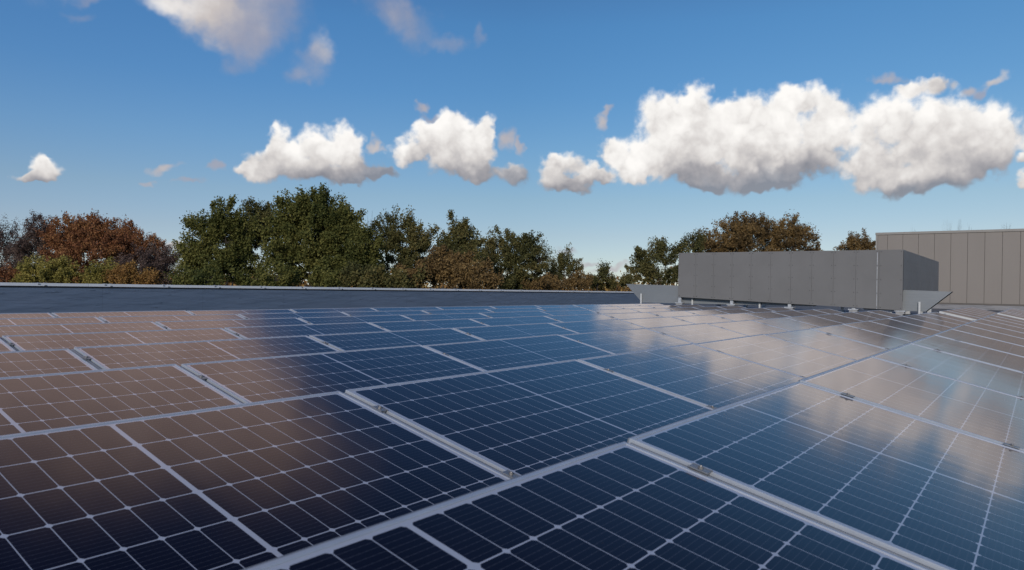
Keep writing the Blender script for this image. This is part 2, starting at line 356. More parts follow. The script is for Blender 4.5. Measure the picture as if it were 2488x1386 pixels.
# ------------------------------------------------------------------ object helpers
def link_mesh(name, me, parent=None, loc=None):
    o = bpy.data.objects.new(name, me); COL.objects.link(o)
    if parent: o.parent = parent
    if loc is not None: o.location = loc
    return o
def tag(o, label, cat, group=None, kind=None):
    if label: o['label'] = label
    if cat: o['category'] = cat
    if group: o['group'] = group
    if kind: o['kind'] = kind
    return o
def thing(name, label, cat, loc=(0, 0, 0), group=None):
    o = bpy.data.objects.new(name, None); COL.objects.link(o); o.location = loc; o.empty_display_size = .2
    return tag(o, label, cat, group)
class MB:
    """collects shapes and links them as one mesh"""
    def __init__(s): s.v = []; s.f = []; s.mi = []; s.k = 0
    def poly(s, pts, faces, mi=None):
        b = len(s.v); s.v += [tuple(p) for p in pts]
        for f in faces: s.f.append(tuple(b+i for i in f)); s.mi.append(s.k if mi is None else mi)
    def box(s, x0, x1, y0, y1, z0, z1):
        s.poly([(x0,y0,z0),(x1,y0,z0),(x1,y1,z0),(x0,y1,z0),(x0,y0,z1),(x1,y0,z1),(x1,y1,z1),(x0,y1,z1)],
               [(0,3,2,1),(4,5,6,7),(0,1,5,4),(1,2,6,5),(2,3,7,6),(3,0,4,7)])
    def tube(s, a, b, ra, rb=None, n=8):
        a, b = Vector(a), Vector(b); rb = ra if rb is None else rb
        q = (b-a).to_track_quat('Z', 'Y'); pts = []
        for c, r in ((a, ra), (b, rb)):
            for i in range(n):
                t = 2*math.pi*i/n; pts.append(c+q @ Vector((r*math.cos(t), r*math.sin(t), 0)))
        s.poly(pts, [(i, (i+1) % n, n+(i+1) % n, n+i) for i in range(n)]+[tuple(range(n-1, -1, -1)), tuple(range(n, 2*n))])
    def prism_x(s, prof, x0, x1):             # profile in (y, z), swept along x
        n = len(prof); pts = [(x0, y, z) for y, z in prof]+[(x1, y, z) for y, z in prof]
        s.poly(pts, [tuple(range(n)), tuple(range(2*n-1, n-1, -1))]+[(i, n+i, n+(i+1) % n, (i+1) % n) for i in range(n)])
    def build(s, name, mats, parent=None, loc=None, bevel=0):
        me = bpy.data.meshes.new(name); me.from_pydata(s.v, [], s.f)
        mats = mats if isinstance(mats, (list, tuple)) else [mats]
        for m in mats: me.materials.append(m)
        if len(mats) > 1: me.polygons.foreach_set('material_index', s.mi)
        bm = bmesh.new(); bm.from_mesh(me); bmesh.ops.recalc_face_normals(bm, faces=bm.faces)
        if bevel: bmesh.ops.bevel(bm, geom=bm.edges[:], offset=bevel, segments=1, affect='EDGES')
        bm.to_mesh(me); bm.free(); me.update()
        return link_mesh(name, me, parent, loc)

# ------------------------------------------------------------------ setting: roof and ground
ROOF_Z = -0.42
def roof_height(x, y): return ROOF_Z
mb = MB(); xs = [-14+i*1.5 for i in range(61)]; ys = [-16+i*1.0 for i in range(37)]
for i, x in enumerate(xs):
    for y in ys: mb.v.append((x, y, roof_height(x, y)))
ny_ = len(ys)
for i in range(len(xs)-1):
    for j in range(ny_-1):
        mb.f.append((i*ny_+j, (i+1)*ny_+j, (i+1)*ny_+j+1, i*ny_+j+1)); mb.mi.append(0)
tag(mb.build('roof', M['roof']), 'grey membrane roof surface under the solar panels', None, kind='structure')
mb = MB(); mb.poly([(-9000,-9000,-8.6),(9000,-9000,-8.6),(9000,9000,-8.6),(-9000,9000,-8.6)], [(0,1,2,3)])
tag(mb.build('ground', M['ground']), 'autumn coloured ground far below the roof', None, kind='structure')

# ------------------------------------------------------------------ parapet
PY = 18.2
z_top = on_y(700, 697.5, PY).z; z_cap = on_y(700, 704, PY).z
pt = thing('parapet_wall', 'dark blue-grey roof parapet with pale metal coping behind the panels', 'parapet', (0, PY, ROOF_Z))
H = z_top-ROOF_Z
mb = MB(); mb.box(-16, 76, 0, .32, -8.1, H-.02); mb.build('wall_face', M['membrane'], pt)
mb = MB(); x = -16.0
while x < 76:                                  # coping lengths with a hair joint
    mb.box(x, x+2.994, -.035, .36, H-.02, H+.006); mb.box(x, x+2.994, -.040, -.033, H-.062, H+.004); x += 3.0
mb.build('coping', M['coping'], pt)
mb = MB(); mb.box(-16, 76, -.012, 0, H-.098, H-.062); mb.build('coping_shadow_strip', M['backing'], pt)  # dark strip painted in as the shadow line below the coping
mb = MB(); x = -15.6
while x < 76:
    for dx, dz in ((0, .0), (.14, -.03)):
        mb.box(x+dx-.022, x+dx+.022, -.05, -.041, H-.03+dz, H-.005+dz); mb.box(x+dx-.022, x+dx+.022, -.041, .02, H+.008, H+.022)
    x += 1.5
cl = mb.build('fixing_clip', M['steel_dark'], pt); cl['kind'] = 'stuff'

# ------------------------------------------------------------------ solar panels
TILT, PITCHY, PX = 0.2264, 1.315, 1.8001
X0 = [1.840, 1.911, 1.939, 1.954, 1.990, 2.000, 2.000, 2.000]
ROWN = ['front', 'second', 'third', 'fourth', 'fifth', 'sixth', 'seventh', 'eighth']
ORD = ['first','second','third','fourth','fifth','sixth','seventh','eighth','ninth','tenth','eleventh','twelfth','thirteenth','fourteenth']
def panel_meshes():
    fw = .011                                   # frame lip
    mb = MB(); U, V = PL, PW
    for a in ((0, U, -fw, 0), (0, U, -V, -V+fw), (0, fw, -V+fw, -fw), (U-fw, U, -V+fw, -fw)):
        mb.box(a[0], a[1], a[2], a[3], -TH, 0)
    fr = mb.build('frame', M['frame'], bevel=.0012)
    mb = MB(); mb.box(fw, U-fw, -V+fw, -fw, -.0085, -.0035)
    sh = mb.build('cell_sheet', M['cells'])
    mb = MB(); mb.box(.02, U-.02, -.002, .013, -.022, -.008)
    mb.poly([(.02, .012, -.021), (U-.02, .012, -.021), (U-.02, .125, -.26), (.02, .125, -.26)], [(0,1,2,3)])
    mb.poly([(.02, .0133, -.0215), (U-.02, .0133, -.0215), (U-.02, .1265, -.26), (.02, .1265, -.26)], [(3,2,1,0)])
    df = mb.build('wind_deflector', M['rail'])
    return fr, sh, df
def rail_meshes():
    rail = MB(); rail.box(-.017, .017, -PW-.02, -.004, -.078, -TH-.002)
    rail.box(-.010, .010, -PW-.01, -.014, -.0115, -.0085); rail.box(-.004, .004, -PW-.01, -.014, -TH-.002, -.0115); rail.box(-.0035, .0035, -PW-.01, -.014, -.0085, -.0060)
    r = rail.build('rail', M['rail'])
    c = MB(); c.box(-.0165, .0165, -.027, .027, .0008, .0032); c.box(-.018, -.0155, -.029, .029, .0006, .0044); c.box(.0155, .018, -.029, .029, .0006, .0044); c.box(-.0075, .0075, -.026, .026, -.034, .0012)
    cm = c.build('clamp', M['clamp'])
    b = MB(); b.tube((0, 0, .0032), (0, 0, .0092), .0075, n=6); b.tube((0, 0, .0092), (0, 0, .0120), .004, .003, 8)
    bm_ = b.build('bolt', M['bolt'])
    f = MB(); f.box(-.02, .02, -.02, .02, -.34, -.079); ft = f.build('leg', M['rail'])
    return r, cm, bm_, ft
FR, SH, DF = panel_meshes(); RL, CLM, BLT, LEG = rail_meshes()
proto = [FR, SH, DF, RL, CLM, BLT, LEG]
rng = random.Random(3)
def place_panel(x, k, label, group):
    t = thing('solar_panel', label, 'solar panel', (x, k*PITCHY, 0), group)
    t.rotation_euler = (TILT+R(rng.gauss(0, .10)), R(rng.gauss(0, .10)), 0)
    for src in (FR, SH, DF):
        c = src.copy(); COL.objects.link(c); c.parent = t
    return t
def place_rail(x, k, label, group):
    t = thing('mounting_rail', label, 'mounting rail', (x, k*PITCHY, 0), group)
    t.rotation_euler = (TILT, 0, 0)
    c = RL.copy(); COL.objects.link(c); c.parent = t
    for v in (.225, .875):
        c = CLM.copy(); COL.objects.link(c); c.parent = t; c.location = (0, -v, 0)
        b = BLT.copy(); COL.objects.link(b); b.parent = c
    for v, l in ((.08, 1.0), (.95, 1.0)):
        c = LEG.copy(); COL.objects.link(c); c.parent = t; c.location = (0, -v, 0)
        d = (abs(ROOF_Z)-v*math.sin(TILT))/math.cos(TILT)-.079
        c.scale = (1, 1, 1); c.location.z = 0
        c.rotation_euler = (0, 0, 0); s_ = max(d, .03)/.261; c.scale.z = s_; c.location.z = -.079+.079*s_
    return t
def in_view(x0, x1, k):
    for a in range(9):
        for b in range(7):
            v = PW*b/6
            p = project((x0+(x1-x0)*a/8, k*PITCHY-v*math.cos(TILT), -v*math.sin(TILT)))
            if p and -30 < p[0] < 2518 and p[1] < 1410: return True
    return False
G1, G2 = 'solar panels in the main array', 'solar panels in the far array beyond the gap'
for k in range(8):
    js = [j for j in range(-3, 11) if True]
    base = X0[k]-PX*(0 if k == 0 else (1 if k == 1 else (2 if k == 2 else (3 if k == 3 else (4 if k == 4 else 4)))))
    base = X0[k]
    # joints are counted so that joint 10 closes every row at the same end of the roof
    cols = [j for j in range(-2, 11) if in_view(base+j*PX, base+(j+1)*PX, k)]
    shift = 0
    for i, j in enumerate(cols):
        row = ROWN[k]+' row' + (' nearest the parapet' if k == 7 else '')
        place_panel(base+j*PX+.016, k, 'framed solar panel in the %s, %s from the left' % (row, ORD[i]), G1)
        if i:
            place_rail(base+j*PX, k, 'rail with clamps between the %s and %s panels of the %s' % (ORD[i-1], ORD[i], ROWN[k]+' row'), 'mounting rails of the main array')
    place_rail(base+cols[0]*PX, k, 'rail with clamps at the left end of the %s' % row, 'mounting rails of the main array')
    place_rail(base+(cols[-1]+1)*PX, k, 'rail with clamps closing the far right end of the %s' % row, 'mounting rails of the main array')
for k, xa in ((0, X0[0]+PX*11.55), (1, X0[1]+PX*11.55)):
    for i in range(6):
        place_panel(xa+i*PX+.016, k, 'distant solar panel beyond the gap in the %s row, %s after the gap' % (ROWN[k], ORD[i]), G2)
        if i: place_rail(xa+i*PX, k, 'rail between the %s and %s panels beyond the gap, %s row' % (ORD[i-1], ORD[i], ROWN[k]), 'mounting rails of the far array')
    e = thing('end_plate', 'bright white end plate of the %s row of panels beyond the gap' % ROWN[k], 'end plate', (xa-.012, k*PITCHY, 0), 'white end plates of the far array')
    e.rotation_euler = (TILT, 0, 0)
    mb = MB(); mb.box(-.012, .004, -PW, 0, -.13, .004); mb.build('plate', M['white_metal'], e)
    mb = MB(); mb.tube((-.013, -.25, -.05), (-.020, -.25, -.05), .015, n=8); mb.tube((-.013, -.8, -.05), (-.020, -.8, -.05), .015, n=8); mb.build('screw_head', M['bolt'], e)
for o in proto: bpy.data.objects.remove(o)

# ------------------------------------------------------------------ clad plant enclosure on legs
BX = 25.2; KS = BX/34
yr = on_x(2195, 608, BX); yl = on_x(1649, 614, BX)
zb_r = on_x(2195, 755, BX).z; zb_l = on_x(1649, 722, BX).z
enc = thing('plant_enclosure', 'long grey clad rooftop plant enclosure standing on short steel legs', 'plant enclosure', (BX, yr.y, roof_height(BX, yr.y)))
ez = enc.location.z; WID = yl.y-yr.y; zt = (yr.z+yl.z)/2-ez; DEPTH = on_y(2281, 640, yr.y).x-BX
zs_r = on_x(2197, 704.5, BX).z-ez
def cladding(axis, i, n, bottoms, mat):
    g = .005
    a0, a1 = (i/n), ((i+1)/n)
    mb = MB()
    if axis == 'front':
        p0, p1 = WID*a0+g/2, WID*a1-g/2
        b0, b1 = bottoms(p0), bottoms(p1)
        mb.poly([(0,p0,b0),(0,p1,b1),(0,p1,zt),(0,p0,zt),(.014,p0,b0),(.014,p1,b1),(.014,p1,zt),(.014,p0,zt)],
                [(0,1,2,3),(7,6,5,4),(0,4,5,1),(1,5,6,2),(2,6,7,3),(3,7,4,0)])
        mb.k = 1
        for py in (p0+.05, p1-.05):
            for q in range(5):
                z = bottoms(py)+.06+(zt-.12-bottoms(py))*q/4
                mb.tube((-.006, py, z), (0, py, z), .016, n=6)
    else:
        p0, p1 = DEPTH*a0+g/2, DEPTH*a1-g/2
        mb.box(p0+.02, p1+.02, 0, .014, bottoms(p0), zt-.004)
        mb.k = 1
        for q in range(5):
            z = bottoms(p0)+.06+(zt-.12-bottoms(p0))*q/4
            mb.tube((p0+.07, -.005, z), (p0+.07, 0, z), .016, n=6)
    mb.build('cladding_panel', [mat, M['screw']], enc)
# widths in the photo follow a regular board
for i in range(11): cladding('front', i, 11, lambda y: zb_r-ez+(zb_l-zb_r)*y/WID, M['grey_board'])
for i in range(12): cladding('side', i, 12, lambda x: zs_r, M['grey_board_side'])
mb = MB(); mb.box(.016, .06, .0, WID, zb_l-ez+.02, zt-.03); mb.build('inner_frame', M['backing'], enc)
mb = MB(); mb.box(.07, DEPTH, .018, .05, zs_r+.02, zt-.03); mb.build('inner_frame', M['backing'], enc)
mb = MB(); mb.box(DEPTH, DEPTH+.05, .02, WID, zs_r, zt-.01); mb.box(.07, DEPTH, WID-.05, WID, zs_r, zt-.01); mb.build('rear_cladding', M['grey_board'], enc)
mb = MB(); mb.box(.07, DEPTH, .05, WID-.06, zs_r-.02, zs_r+.1); mb.build('floor_deck', M['backing'], enc)
ysm = on_x(2131.5, 640, BX).y-yr.y
mb = MB(); mb.box(-.006, -.001, ysm-.007, ysm+.007, zb_r-ez+.03, zt-.06); mb.build('joint_strip', M['steel'], enc)
for px, py in ((1653, 737), (1779, 741), (1919.5, 748), (2075, 753), (2188, 757)):
    y = on_x(px, py, BX+.12).y-yr.y; zr = roof_height(BX, y+yr.y)-ez
    zb = zb_r-ez+(zb_l-zb_r)*y/WID
    zp = on_x(px, py, BX).z-ez
    mb = MB(); mb.box(.05, .16, y-.055, y+.055, zp+.02, zb+.05); lg = mb.build('leg', M['steel'], enc)
    mb = MB(); mb.box(-.04, .25, y-.15, y+.15, zp-.01, zp+.022); mb.build('base_plate', M['steel'], lg)
    mb = MB(); mb.box(-.02, .23, y-.12, y+.12, zr-.02, zp-.012); mb.build('pedestal', M['concrete'], lg)
for y in (.3, WID-.3):
    for x in (3.4, 6.7, DEPTH-.1):
        zr = roof_height(BX+x, y+yr.y)-ez
        mb = MB(); mb.box(x-.07, x+.07, y-.07, y+.07, zr-.02, zs_r); mb.build('leg', M['steel'], enc)

# ventilation ducts that run through under the enclosure, ends cut on the slant
def duct(name, label, prof_px, X, depth, struts):
    P = [on_x(x, y, X) for x, y in prof_px]
    org = Vector((X, P[0].y, roof_height(X, P[0].y)))
    t = thing(name, label, 'duct', org, 'ventilation ducts under the enclosure')
    pr = [(p.y-org.y, p.z-org.z) for p in P]
    mb = MB(); n = len(pr)
    pts = [(0, y, z) for y, z in pr]+[(depth, y, z) for y, z in pr]
    mb.poly(pts, [tuple(range(n)), tuple(range(2*n-1, n-1, -1)), (0, n, n+1, 1), (2, n+2, n+3, 3)])
    mb.build('duct_body', M['duct'], t)
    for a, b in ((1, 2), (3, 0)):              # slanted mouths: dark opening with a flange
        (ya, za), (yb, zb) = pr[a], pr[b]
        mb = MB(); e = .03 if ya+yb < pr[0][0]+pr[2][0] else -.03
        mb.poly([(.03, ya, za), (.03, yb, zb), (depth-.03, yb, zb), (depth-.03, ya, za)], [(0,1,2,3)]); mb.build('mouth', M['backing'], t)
    for px, y0, y1, dx in struts:
        a = on_x(px, y0, X-dx); mb = MB(); zb = roof_height(X, a.y)-org.z
        if y1: zb = min(zb, on_x(px, y1, X-dx).z-org.z)
        mb.box(-dx-.02, -dx+.02, a.y-org.y-.027, a.y-org.y+.027, zb, a.z-org.z)
        mb.build('support_strut', M['white_metal'], t)
duct('ventilation_duct', 'pale grey slant-ended duct sticking out right of the plant enclosure', [(2060,700),(2313,709.3),(2249,757.5),(2100,753)], BX+.26, .45,
     [(2234.2,734,764,.06),(2165,745,757,.06)])
duct('ventilation_duct', 'pale grey slant-ended duct sticking out left of the plant enclosure', [(1521,690.5),(2030,706),(1974,744.5),(1560,735.5)], BX+.26, .45,
     [(1558,714,737,.06),(1682.5,724,738,.06),(1846,730,744,.06)])
# perforated posts and dark outlets that stand in the gap below the cladding
for px, lab in ((2047, 'perforated pale steel post under the enclosure between its third and fourth legs'),):
    a = on_x(px, 736, BX+.5); zr = roof_height(a.x, a.y)
    t = thing('perforated_post', lab, 'steel post', (a.x, a.y, zr)); mb = MB()
    h = a.z-zr+.3; mb.box(-.015, .015, -.035, -.012, 0, h); mb.box(-.015, .015, .012, .035, 0, h)
    q = 0
    while q < h: mb.box(-.015, .015, -.012, .012, q, q+.05); q += .11
    mb.build('post', M['white_metal'], t)
for px, r0, lab in ((2206, .17, 'squat black roof outlet at the foot of the enclosure, nearer its corner leg'), (2219, .14, 'smaller black roof outlet beside the white strut of the right duct'),
                    (1629, .16, 'low black roof outlet below the left duct'), (1713, .2, 'black pipe stub under the enclosure near its left legs')):
    a = on_x(px, 760, BX-.1 if px > 2000 else BX+.8); zr = roof_height(a.x, a.y)
    t = thing('roof_outlet', lab, 'roof outlet', (a.x, a.y, zr), 'black roof outlets'); mb = MB()
    mb.tube((0, 0, -.01), (0, 0, .05), r0*1.25, r0*1.2, 14); mb.tube((0, 0, .05), (0, 0, .20), r0, r0*.72, 14); mb.build('body', M['black'], t)
    mb = MB(); mb.tube((0, 0, .2), (0, 0, .25), r0*.95, r0*.8, 14); mb.build('cap', M['black'], t)

# ------------------------------------------------------------------ beige building on the right
HX = 54.0
c0 = on_x(2128, 566, HX); c1 = on_x(2488, 556, HX); bb0 = on_x(2285, 736, HX)
bz = roof_height(HX, c0.y)
bl = thing('clad_building', 'beige metal clad upper storey behind the grey plant enclosure', 'building', (HX, c0.y, bz))
bt = (c0.z+c1.z)/2-bz; bbm = bb0.z-bz
seams = [on_x(x, 640, HX).y-c0.y for x in (2155.4, 2192.6, 2229.9, 2269.3, 2309, 2350, 2392.2, 2434.6, 2478.8)]
step = (seams[-1]-seams[0])/8
ysm_ = [-.12, seams[0]]+[seams[0]+step*i for i in range(1, 24)]
for a, b in zip(ysm_[:-1], ysm_[1:]):
    mb = MB(); mb.box(0, .06, b+.008, a-.008, bbm, bt-.16); mb.build('cladding_panel', M['beige'], bl, bevel=.008)
yend = ysm_[-1]
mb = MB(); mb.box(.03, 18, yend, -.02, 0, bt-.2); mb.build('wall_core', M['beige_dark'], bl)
mb = MB(); mb.box(-.05, 18.1, yend-.05, .02, bt-.16, bt); mb.build('roof_edge', M['beige_trim'], bl, bevel=.01)
mb = MB(); mb.box(-.01, .07, -.115, 0, bbm, bt-.162); mb.build('corner_trim', M['beige_trim'], bl)
mb = MB(); mb.box(.06, 18, -.019, 0.0, bbm, bt-.162); mb.build('side_wall', M['beige'], bl)
mb = MB(); mb.box(-.07, .06, yend, .0, bbm-.10, bbm-.004); mb.build('base_flashing', M['beige_dark'], bl)
mb = MB(); mb.box(-.15, .05, yend, .0, -.3, bbm-.102); mb.build('upstand', M['upstand'], bl)

# ------------------------------------------------------------------ trees
GZ = -8.6
def leaf_quads(cent, size, rs):
    """diamond leaves, one island each, tilted at random"""
    n = len(cent)
    a = rs.normal(size=(n, 3)); a /= np.linalg.norm(a, axis=1)[:, None]
    b = rs.normal(size=(n, 3)); b -= (b*a).sum(1)[:, None]*a; b /= np.linalg.norm(b, axis=1)[:, None]
    s = size*rs.uniform(.6, 1.25, size=(n, 1))
    V = np.empty((n, 4, 3)); V[:, 0] = cent-a*s*.62; V[:, 1] = cent+b*s*.34; V[:, 2] = cent+a*s*.62; V[:, 3] = cent-b*s*.34
    return V.reshape(-1, 3)
def quads_mesh(name, V, mat, parent):
    n = len(V)//4
    me = bpy.data.meshes.new(name); me.vertices.add(n*4); me.loops.add(n*4); me.polygons.add(n)
    me.vertices.foreach_set('co', V.astype(np.float32).ravel())
    me.loops.foreach_set('vertex_index', np.arange(n*4, dtype=np.int32))
    me.polygons.foreach_set('loop_start', np.arange(0, n*4, 4, dtype=np.int32))
    me.materials.append(mat); me.update(calc_edges=True); me.validate()
    return link_mesh(name, me, parent)
def branch(mb, a, b, ra, rb, rs, n=5, segs=3):
    a, b = np.array(a, float), np.array(b, float); L_ = np.linalg.norm(b-a); pts = []
    for i in range(segs+1):
        t = i/segs; p = a+(b-a)*t
        if 0 < i < segs: p = p+rs.normal(size=3)*L_*.05
        p = p+np.array([0, 0, math.sin(t*math.pi)*L_*.06]); pts.append(p)
    for i in range(segs):
        r0 = ra+(rb-ra)*i/segs; r1 = ra+(rb-ra)*(i+1)/segs
        mb.tube(pts[i], pts[i+1], r0, r1, n)
    return pts
FWH = Vector((math.sin(YAW), math.cos(YAW), 0)); RTH = Vector((math.cos(YAW), -math.sin(YAW), 0))
def tree(kind, label, cat, dist, lobes, leaf, leaves, cluster=.42, size=.13, density=1.0, group=None, twig=1.0, bottom=-3.0, trunk_r=.17):
    """lobes: (photo x, photo y, half width, half height) of the crown's masses, turned into ellipsoids at DIST metres"""
    rs = np.random.RandomState(abs(hash((round(dist, 1), lobes[0][0], lobes[0][1]))) % 2**31)
    sc = dist/FPX
    L3 = []
    for q, (x, y, rx, ry) in enumerate(lobes):
        off = rs.uniform(-.6, .6)*rx*sc*1.1
        p = at_depth(x, y, dist+off)
        L3.append((np.array(p), rx*sc, ry*sc))
    cxm = np.mean([l[0][:2] for l in L3], axis=0)
    base = Vector((cxm[0], cxm[1], GZ))
    t = thing(kind, label, cat, base, group)
    leaves = int(leaves*1.25); size *= .92
    cl = []
    for c, rx, ry in L3:
        nn = max(5, int(density*3.6*(rx*ry)/(cluster**2)))
        u = rs.normal(size=(nn, 3)); u /= np.linalg.norm(u, axis=1)[:, None]
        r = rs.uniform(.15, 1.0, size=(nn, 1))**.45
        p = u*r
        q = c + p[:, :1]*rx*np.array([[RTH.x, RTH.y, 0]]) + p[:, 1:2]*rx*np.array([[FWH.x, FWH.y, 0]]) + p[:, 2:]*np.array([[0, 0, ry*.92]])
        cl.append(q)
        # upright sprays that break the outline
        ns = max(4, int(nn*.30))
        an = rs.uniform(0, math.pi, ns); f = rs.uniform(.84, 1.04, ns)
        q = c + (np.cos(an)*f*rx)[:, None]*np.array([[RTH.x, RTH.y, 0]]) + (np.sin(an)*f*ry)[:, None]*np.array([[0, 0, 1.0]]) + rs.normal(size=(ns, 3))*.15
        cl.append(q)
    main = len(cl)
    cl = np.concatenate(cl)
    cl = cl[cl[:, 2] > bottom]
    per = max(2, int(leaves/len(cl)))
    rad = cluster*rs.uniform(.45, 1.15, size=(len(cl), 1))
    mid = np.mean([l[0] for l in L3], axis=0)
    ax = cl-mid; ax /= np.linalg.norm(ax, axis=1)[:, None]+1e-6
    ax = ax*.7+np.array([0, 0, .65])+rs.normal(size=ax.shape)*.35; ax /= np.linalg.norm(ax, axis=1)[:, None]
    N_ = len(cl)*per; rr = np.repeat(rad, per, axis=0)
    cent = np.repeat(cl, per, axis=0)+np.repeat(ax, per, axis=0)*rr*rs.uniform(-1.25, 1.25, size=(N_, 1))+np.clip(rs.normal(size=(N_, 3)), -1.8, 1.8)*rr*.40
    org = np.array(base)
    if leaves: quads_mesh('crown', leaf_quads(cent-org, size, rs), L[leaf], t)
    # trunk, limbs and the twigs that carry the clusters
    mb = MB()
    top = max(l[0][2]+l[2]*.4 for l in L3)
    tr = branch(mb, (0, 0, -.05), (rs.normal()*.3, rs.normal()*.3, (top-GZ)*.72), trunk_r, trunk_r*.45, rs, 8, 6)
    tips = []
    for c, rx, ry in L3:
        st = tr[2+rs.randint(0, 4)]
        ch = branch(mb, st, c-org, trunk_r*.45, trunk_r*.16, rs, 5, 4)
        tips += ch[1:]
    tips = np.array(tips+list(tr[3:]))
    sel = rs.permutation(len(cl))[:int(min(len(cl), 170)*twig)]
    for i in sel:
        p = cl[i]-org
        d = np.linalg.norm(tips-p, axis=1)+np.maximum(0, tips[:, 2]-p[2])*2
        branch(mb, tips[int(np.argmin(d))], p, .022, .007, rs, 3, 2)
    mb.build('trunk', M['bark'], t)
    return t
def bare_tree(kind, label, dist, x, y_top, half, group=None, n=90, up=1.0, trunk_r=.14):
    """leafless tree: forking limbs up to a haze of twigs"""
    rs = np.random.RandomState(int(x*13+y_top) % 99991)
    p = at_depth(x, y_top, dist); base = Vector((p.x, p.y, GZ)); t = thing(kind, label, 'tree', base, group)
    Ht = p.z-GZ; hw = half*dist/FPX; mb = MB()
    def grow(a, d, l, r, lev):
        b = a+d*l; mb.tube(a, b, r, r*.72, 4 if lev < 4 else 3)
        if lev >= 6 or b[2] > Ht*1.01: return
        for q in range(2 if lev < 1 else rs.randint(2, 4)):
            nd = d+rs.normal(size=3)*np.array([.36, .36, .20])*(hw/2.2)**.4; nd[2] += .22*up; nd /= np.linalg.norm(nd)
            grow(b, nd, l*rs.uniform(.62, .86), r*.62, lev+1)
    grow(np.array([0, 0, -.05]), np.array([0, 0, 1.0]), Ht*.36, trunk_r, 0)
    # scale the growth to the height seen
    zmax = max(v[2] for v in mb.v); xm = max(math.hypot(v[0], v[1]) for v in mb.v)
    mb.v = [(v[0]*hw/xm, v[1]*hw/xm, v[2]*Ht/zmax) for v in mb.v]
    mb.build('trunk', M['bark'], t); return t

GA, GB, GC = 'autumn trees beyond the parapet on the left', 'green trees beyond the parapet', 'trees behind the plant enclosure'
# left: russet and bare trees, farther off
DL = 62
tree('faded_tree', 'dusky half-bare tree at the left edge of the picture', 'tree', DL+4, [(10,620,60,75),(-40,600,50,70),(40,650,40,50)], 'dusk', 20000, .5, .12, .8, GA, 1.4)
tree('faded_tree', 'grey-brown thinning tree left of the big russet tree', 'tree', DL+3, [(92,575,34,48),(70,610,40,50),(115,600,30,50)], 'dusk', 15000, .42, .12, .8, GA, 1.4)
tree('russet_tree', 'broad russet red tree, largest of the left group', 'tree', DL, [(170,575,55,42),(215,570,48,42),(270,580,45,42),(150,625,45,55),(230,625,75,55),(300,625,45,50)], 'red', 46000, .5, .15, 1.0, GA)
tree('russet_tree', 'smaller russet tree with thin top at the right of the russet group', 'tree', DL+1, [(318,580,24,32),(340,610,42,38),(300,600,28,40),(365,600,20,24),(385,635,30,30)], 'red', 15000, .45, .14, .9, GA)
tree('faded_tree', 'low purplish-brown twiggy tree before the gap in the tree line', 'tree', DL-4, [(345,650,50,35),(390,640,35,45),(410,670,30,40),(300,660,30,30)], 'dusk', 16000, .42, .12, .8, GA, 1.6)
bare_tree('bare_tree', 'thin leafless tree in the gap left of the big green trees', DL+2, 437, 588, 38, GA)
tree('yellow_shrub', 'yellow-green shrub at the foot of the big russet tree', 'shrub', DL-8, [(85,665,38,25),(140,660,38,26),(165,680,32,20),(65,690,28,18)], 'gold', 15000, .38, .13, 1.0, GA)
tree('yellow_shrub', 'small yellow-green shrub right of the larger yellow shrub', 'shrub', DL-8, [(245,670,28,22),(228,690,25,14),(275,672,16,16)], 'gold', 7000, .36, .13, 1.0, GA)
tree('orange_shrub', 'orange-brown shrub above the coping beside the yellow shrubs', 'shrub', DL-9, [(300,675,35,18),(340,680,38,14),(310,662,14,14)], 'orange', 7000, .36, .13, 1.0, GA)
tree('russet_shrub', 'dark russet undergrowth at the left end of the parapet', 'shrub', DL-7, [(10,680,45,30),(190,690,40,18)], 'red', 7500, .4, .13, 1.0, GA)
# middle: green oaks, nearer
DM = 40
tree('oak_tree', 'airy green oak at the left end of the green tree line', 'tree', DM, [(540,545,38,52),(500,570,42,45),(470,625,32,45),(530,630,60,55),(585,570,30,55),(575,640,50,55)], 'oak', 30000, .38, .125, .9, GB)
tree('oak_tree', 'olive-brown tree filling the gap between the two big oaks', 'tree', DM+3, [(625,545,36,46),(600,590,40,55),(655,545,30,44)], 'olive', 13000, .38, .12, .85, GB, 1.3)
tree('oak_tree', 'tallest dark green oak in the middle of the tree line', 'tree', DM-1, [(712,525,36,50),(762,520,42,48),(815,530,42,45),(690,580,55,50),(770,585,70,60),(840,585,32,55),(720,645,70,45),(810,645,65,50)], 'oak', 62000, .40, .13, 1.0, GB)
tree('oak_tree', 'rounded green tree leaning right beside the tallest oak', 'tree', DM-2, [(880,600,30,42),(895,635,36,45),(860,660,35,40)], 'oak', 15000, .38, .125, 1.0, GB)
bare_tree('bare_tree', 'leafless reddish tree behind the right side of the tallest oak', DM+6, 880, 512, 50, GB)
bare_tree('bare_tree', 'fine bare treetop peeping over between the oaks', DM+6, 650, 488, 40, GB)
tree('airy_tree', 'airy thin-leaved tree right of the tallest oak', 'tree', DM+1, [(965,555,40,38),(935,580,32,40),(990,590,42,40),(1030,580,30,32),(960,635,50,50),(1020,640,45,45)], 'olive', 19000, .36, .115, .8, GB, 1.4)
tree('airy_tree', 'pointed olive tree in the right half of the green tree line', 'tree', DM+1, [(1118,575,20,34),(1105,610,38,36),(1148,605,26,38),(1080,645,36,38),(1140,650,40,40)], 'olive', 20000, .36, .12, .95, GB)
tree('airy_tree', 'loose olive tree before the tree line drops to the right', 'tree', 46, [(1205,600,30,32),(1250,605,34,34),(1290,600,26,32),(1200,645,38,40),(1265,650,48,42),(1310,640,24,34)], 'olive', 20000, .36, .118, .9, GB, 1.3)
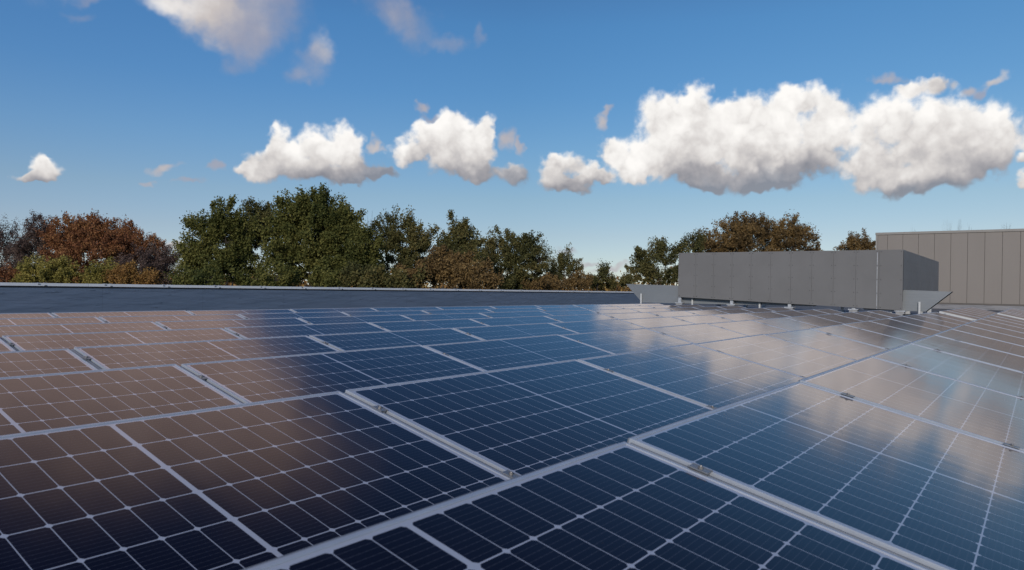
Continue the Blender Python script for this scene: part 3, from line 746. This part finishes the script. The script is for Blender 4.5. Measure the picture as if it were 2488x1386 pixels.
tree('brown_shrub', 'brown-leaved small tree in front of the pointed olive tree', 'tree', DM-4, [(1070,655,46,34),(1120,660,42,34),(1020,675,40,26),(1165,675,38,28)], 'brown', 18000, .36, .12, 1.0, GB)
tree('airy_tree', 'sparse spindly tree at the low right end of the green tree line', 'tree', 50, [(1345,650,28,26),(1375,640,16,26),(1395,660,22,26),(1340,680,34,18)], 'olive', 7000, .34, .112, .8, GB, 1.6)
bare_tree('bare_tree', 'leafless thin tree beside the sparse spindly tree', 52, 1352, 612, 45, GB, trunk_r=.1)
tree('airy_tree', 'little lone leafy tree right of the sparse spindly tree', 'tree', 52, [(1465,662,14,14),(1455,678,20,14)], 'olive', 2300, .3, .115, .9, GB)
tree('brown_shrub', 'brown bushes low above the coping right of the sparse tree', 'shrub', 49, [(1415,682,28,14),(1400,690,30,14)], 'brown', 5000, .33, .115, 1.0, GB)
tree('olive_shrub', 'olive bush above the coping beside the slanted duct end', 'shrub', 53, [(1500,690,24,12),(1465,693,30,12),(1530,682,14,10)], 'olive', 5000, .33, .115, 1.0, GB)
for i, (x, y, rx, ry, lf, lab) in enumerate([
   (480,685,55,25,'oak','dark green undergrowth below the airy left oak'), (640,680,70,30,'oak','dark green undergrowth left of the tallest oak trunk'),
   (790,688,40,18,'oak','green undergrowth right of the tallest oak trunk'), (880,685,60,26,'olive','olive undergrowth right of the tallest oak'), (960,690,50,20,'olive','olive undergrowth under the airy thin-leaved tree'),
   (1230,690,80,20,'olive','olive undergrowth below the loose olive tree'), (1320,693,50,16,'brown','brown undergrowth below the sparse tree')]):
    tree('undergrowth_shrub', lab, 'shrub', DM-5 if x < 1100 else 46, [(x,y,rx,ry),(x+rx*.4,y+4,rx*.6,ry*.8)], lf, 7000, .36, .12, 1.0, 'undergrowth along the tree line')
# right: brown trees behind the plant enclosure
tree('brown_tree', 'leafy olive-brown tree above the left slanted duct', 'tree', 60, [(1575,630,34,30),(1555,660,36,28),(1620,610,36,24),(1600,670,48,26),(1640,640,26,40),(1680,600,30,26)], 'olive', 17000, .4, .145, .8, GC, 1.3)
tree('brown_tree', 'broad rust-brown tree rising behind the plant enclosure', 'tree', 66, [(1800,575,60,40),(1760,590,60,34),(1840,560,46,30),(1900,580,50,40),(1920,565,34,34),(1960,595,30,36),(1720,600,36,24),(1830,620,120,30)], 'brown', 42000, .46, .155, .9, GC, 1.3)
tree('brown_tree', 'small brown tree beside the corner of the beige building', 'tree', 80, [(2088,590,26,20),(2075,605,36,14),(2115,602,18,16)], 'brown', 7500, .4, .16, .9, GC, 1.3)
for x, y, h, lab in ((2235, 545, 22, 'bare twiggy treetop over the left part of the beige building'), (2312, 528, 30, 'tallest bare treetop over the beige building'),
                     (2362, 540, 22, 'bare treetop right of the tallest one over the beige building'), (2440, 541, 34, 'bare treetop over the right part of the beige building')):
    bare_tree('bare_tree', lab, 92, x, y, h, GC)
# far wood on the horizon, one mass
rs = np.random.RandomState(5); V = []
for i in range(160):
    x = rs.uniform(-300, 2900); d = rs.uniform(190, 260); p = at_depth(x, 690, d)
    hh = rs.uniform(8.6, 11.8); n = 420
    c = rs.normal(size=(n, 3))*np.array([3.0, 3.0, 2.2]); c = c+np.array([p.x, p.y, GZ+hh-3.5]); V.append(leaf_quads(c, 1.0, rs))
    c = rs.uniform(-4, 4, size=(160, 3))*np.array([1, 1, .7]); c = c+np.array([p.x, p.y, GZ+3.0]); V.append(leaf_quads(c, 1.2, rs))
o = quads_mesh('far_wood', np.concatenate(V), L['orange'], None)
tag(o, 'distant band of orange-brown autumn woodland on the horizon', 'wood', kind='stuff')
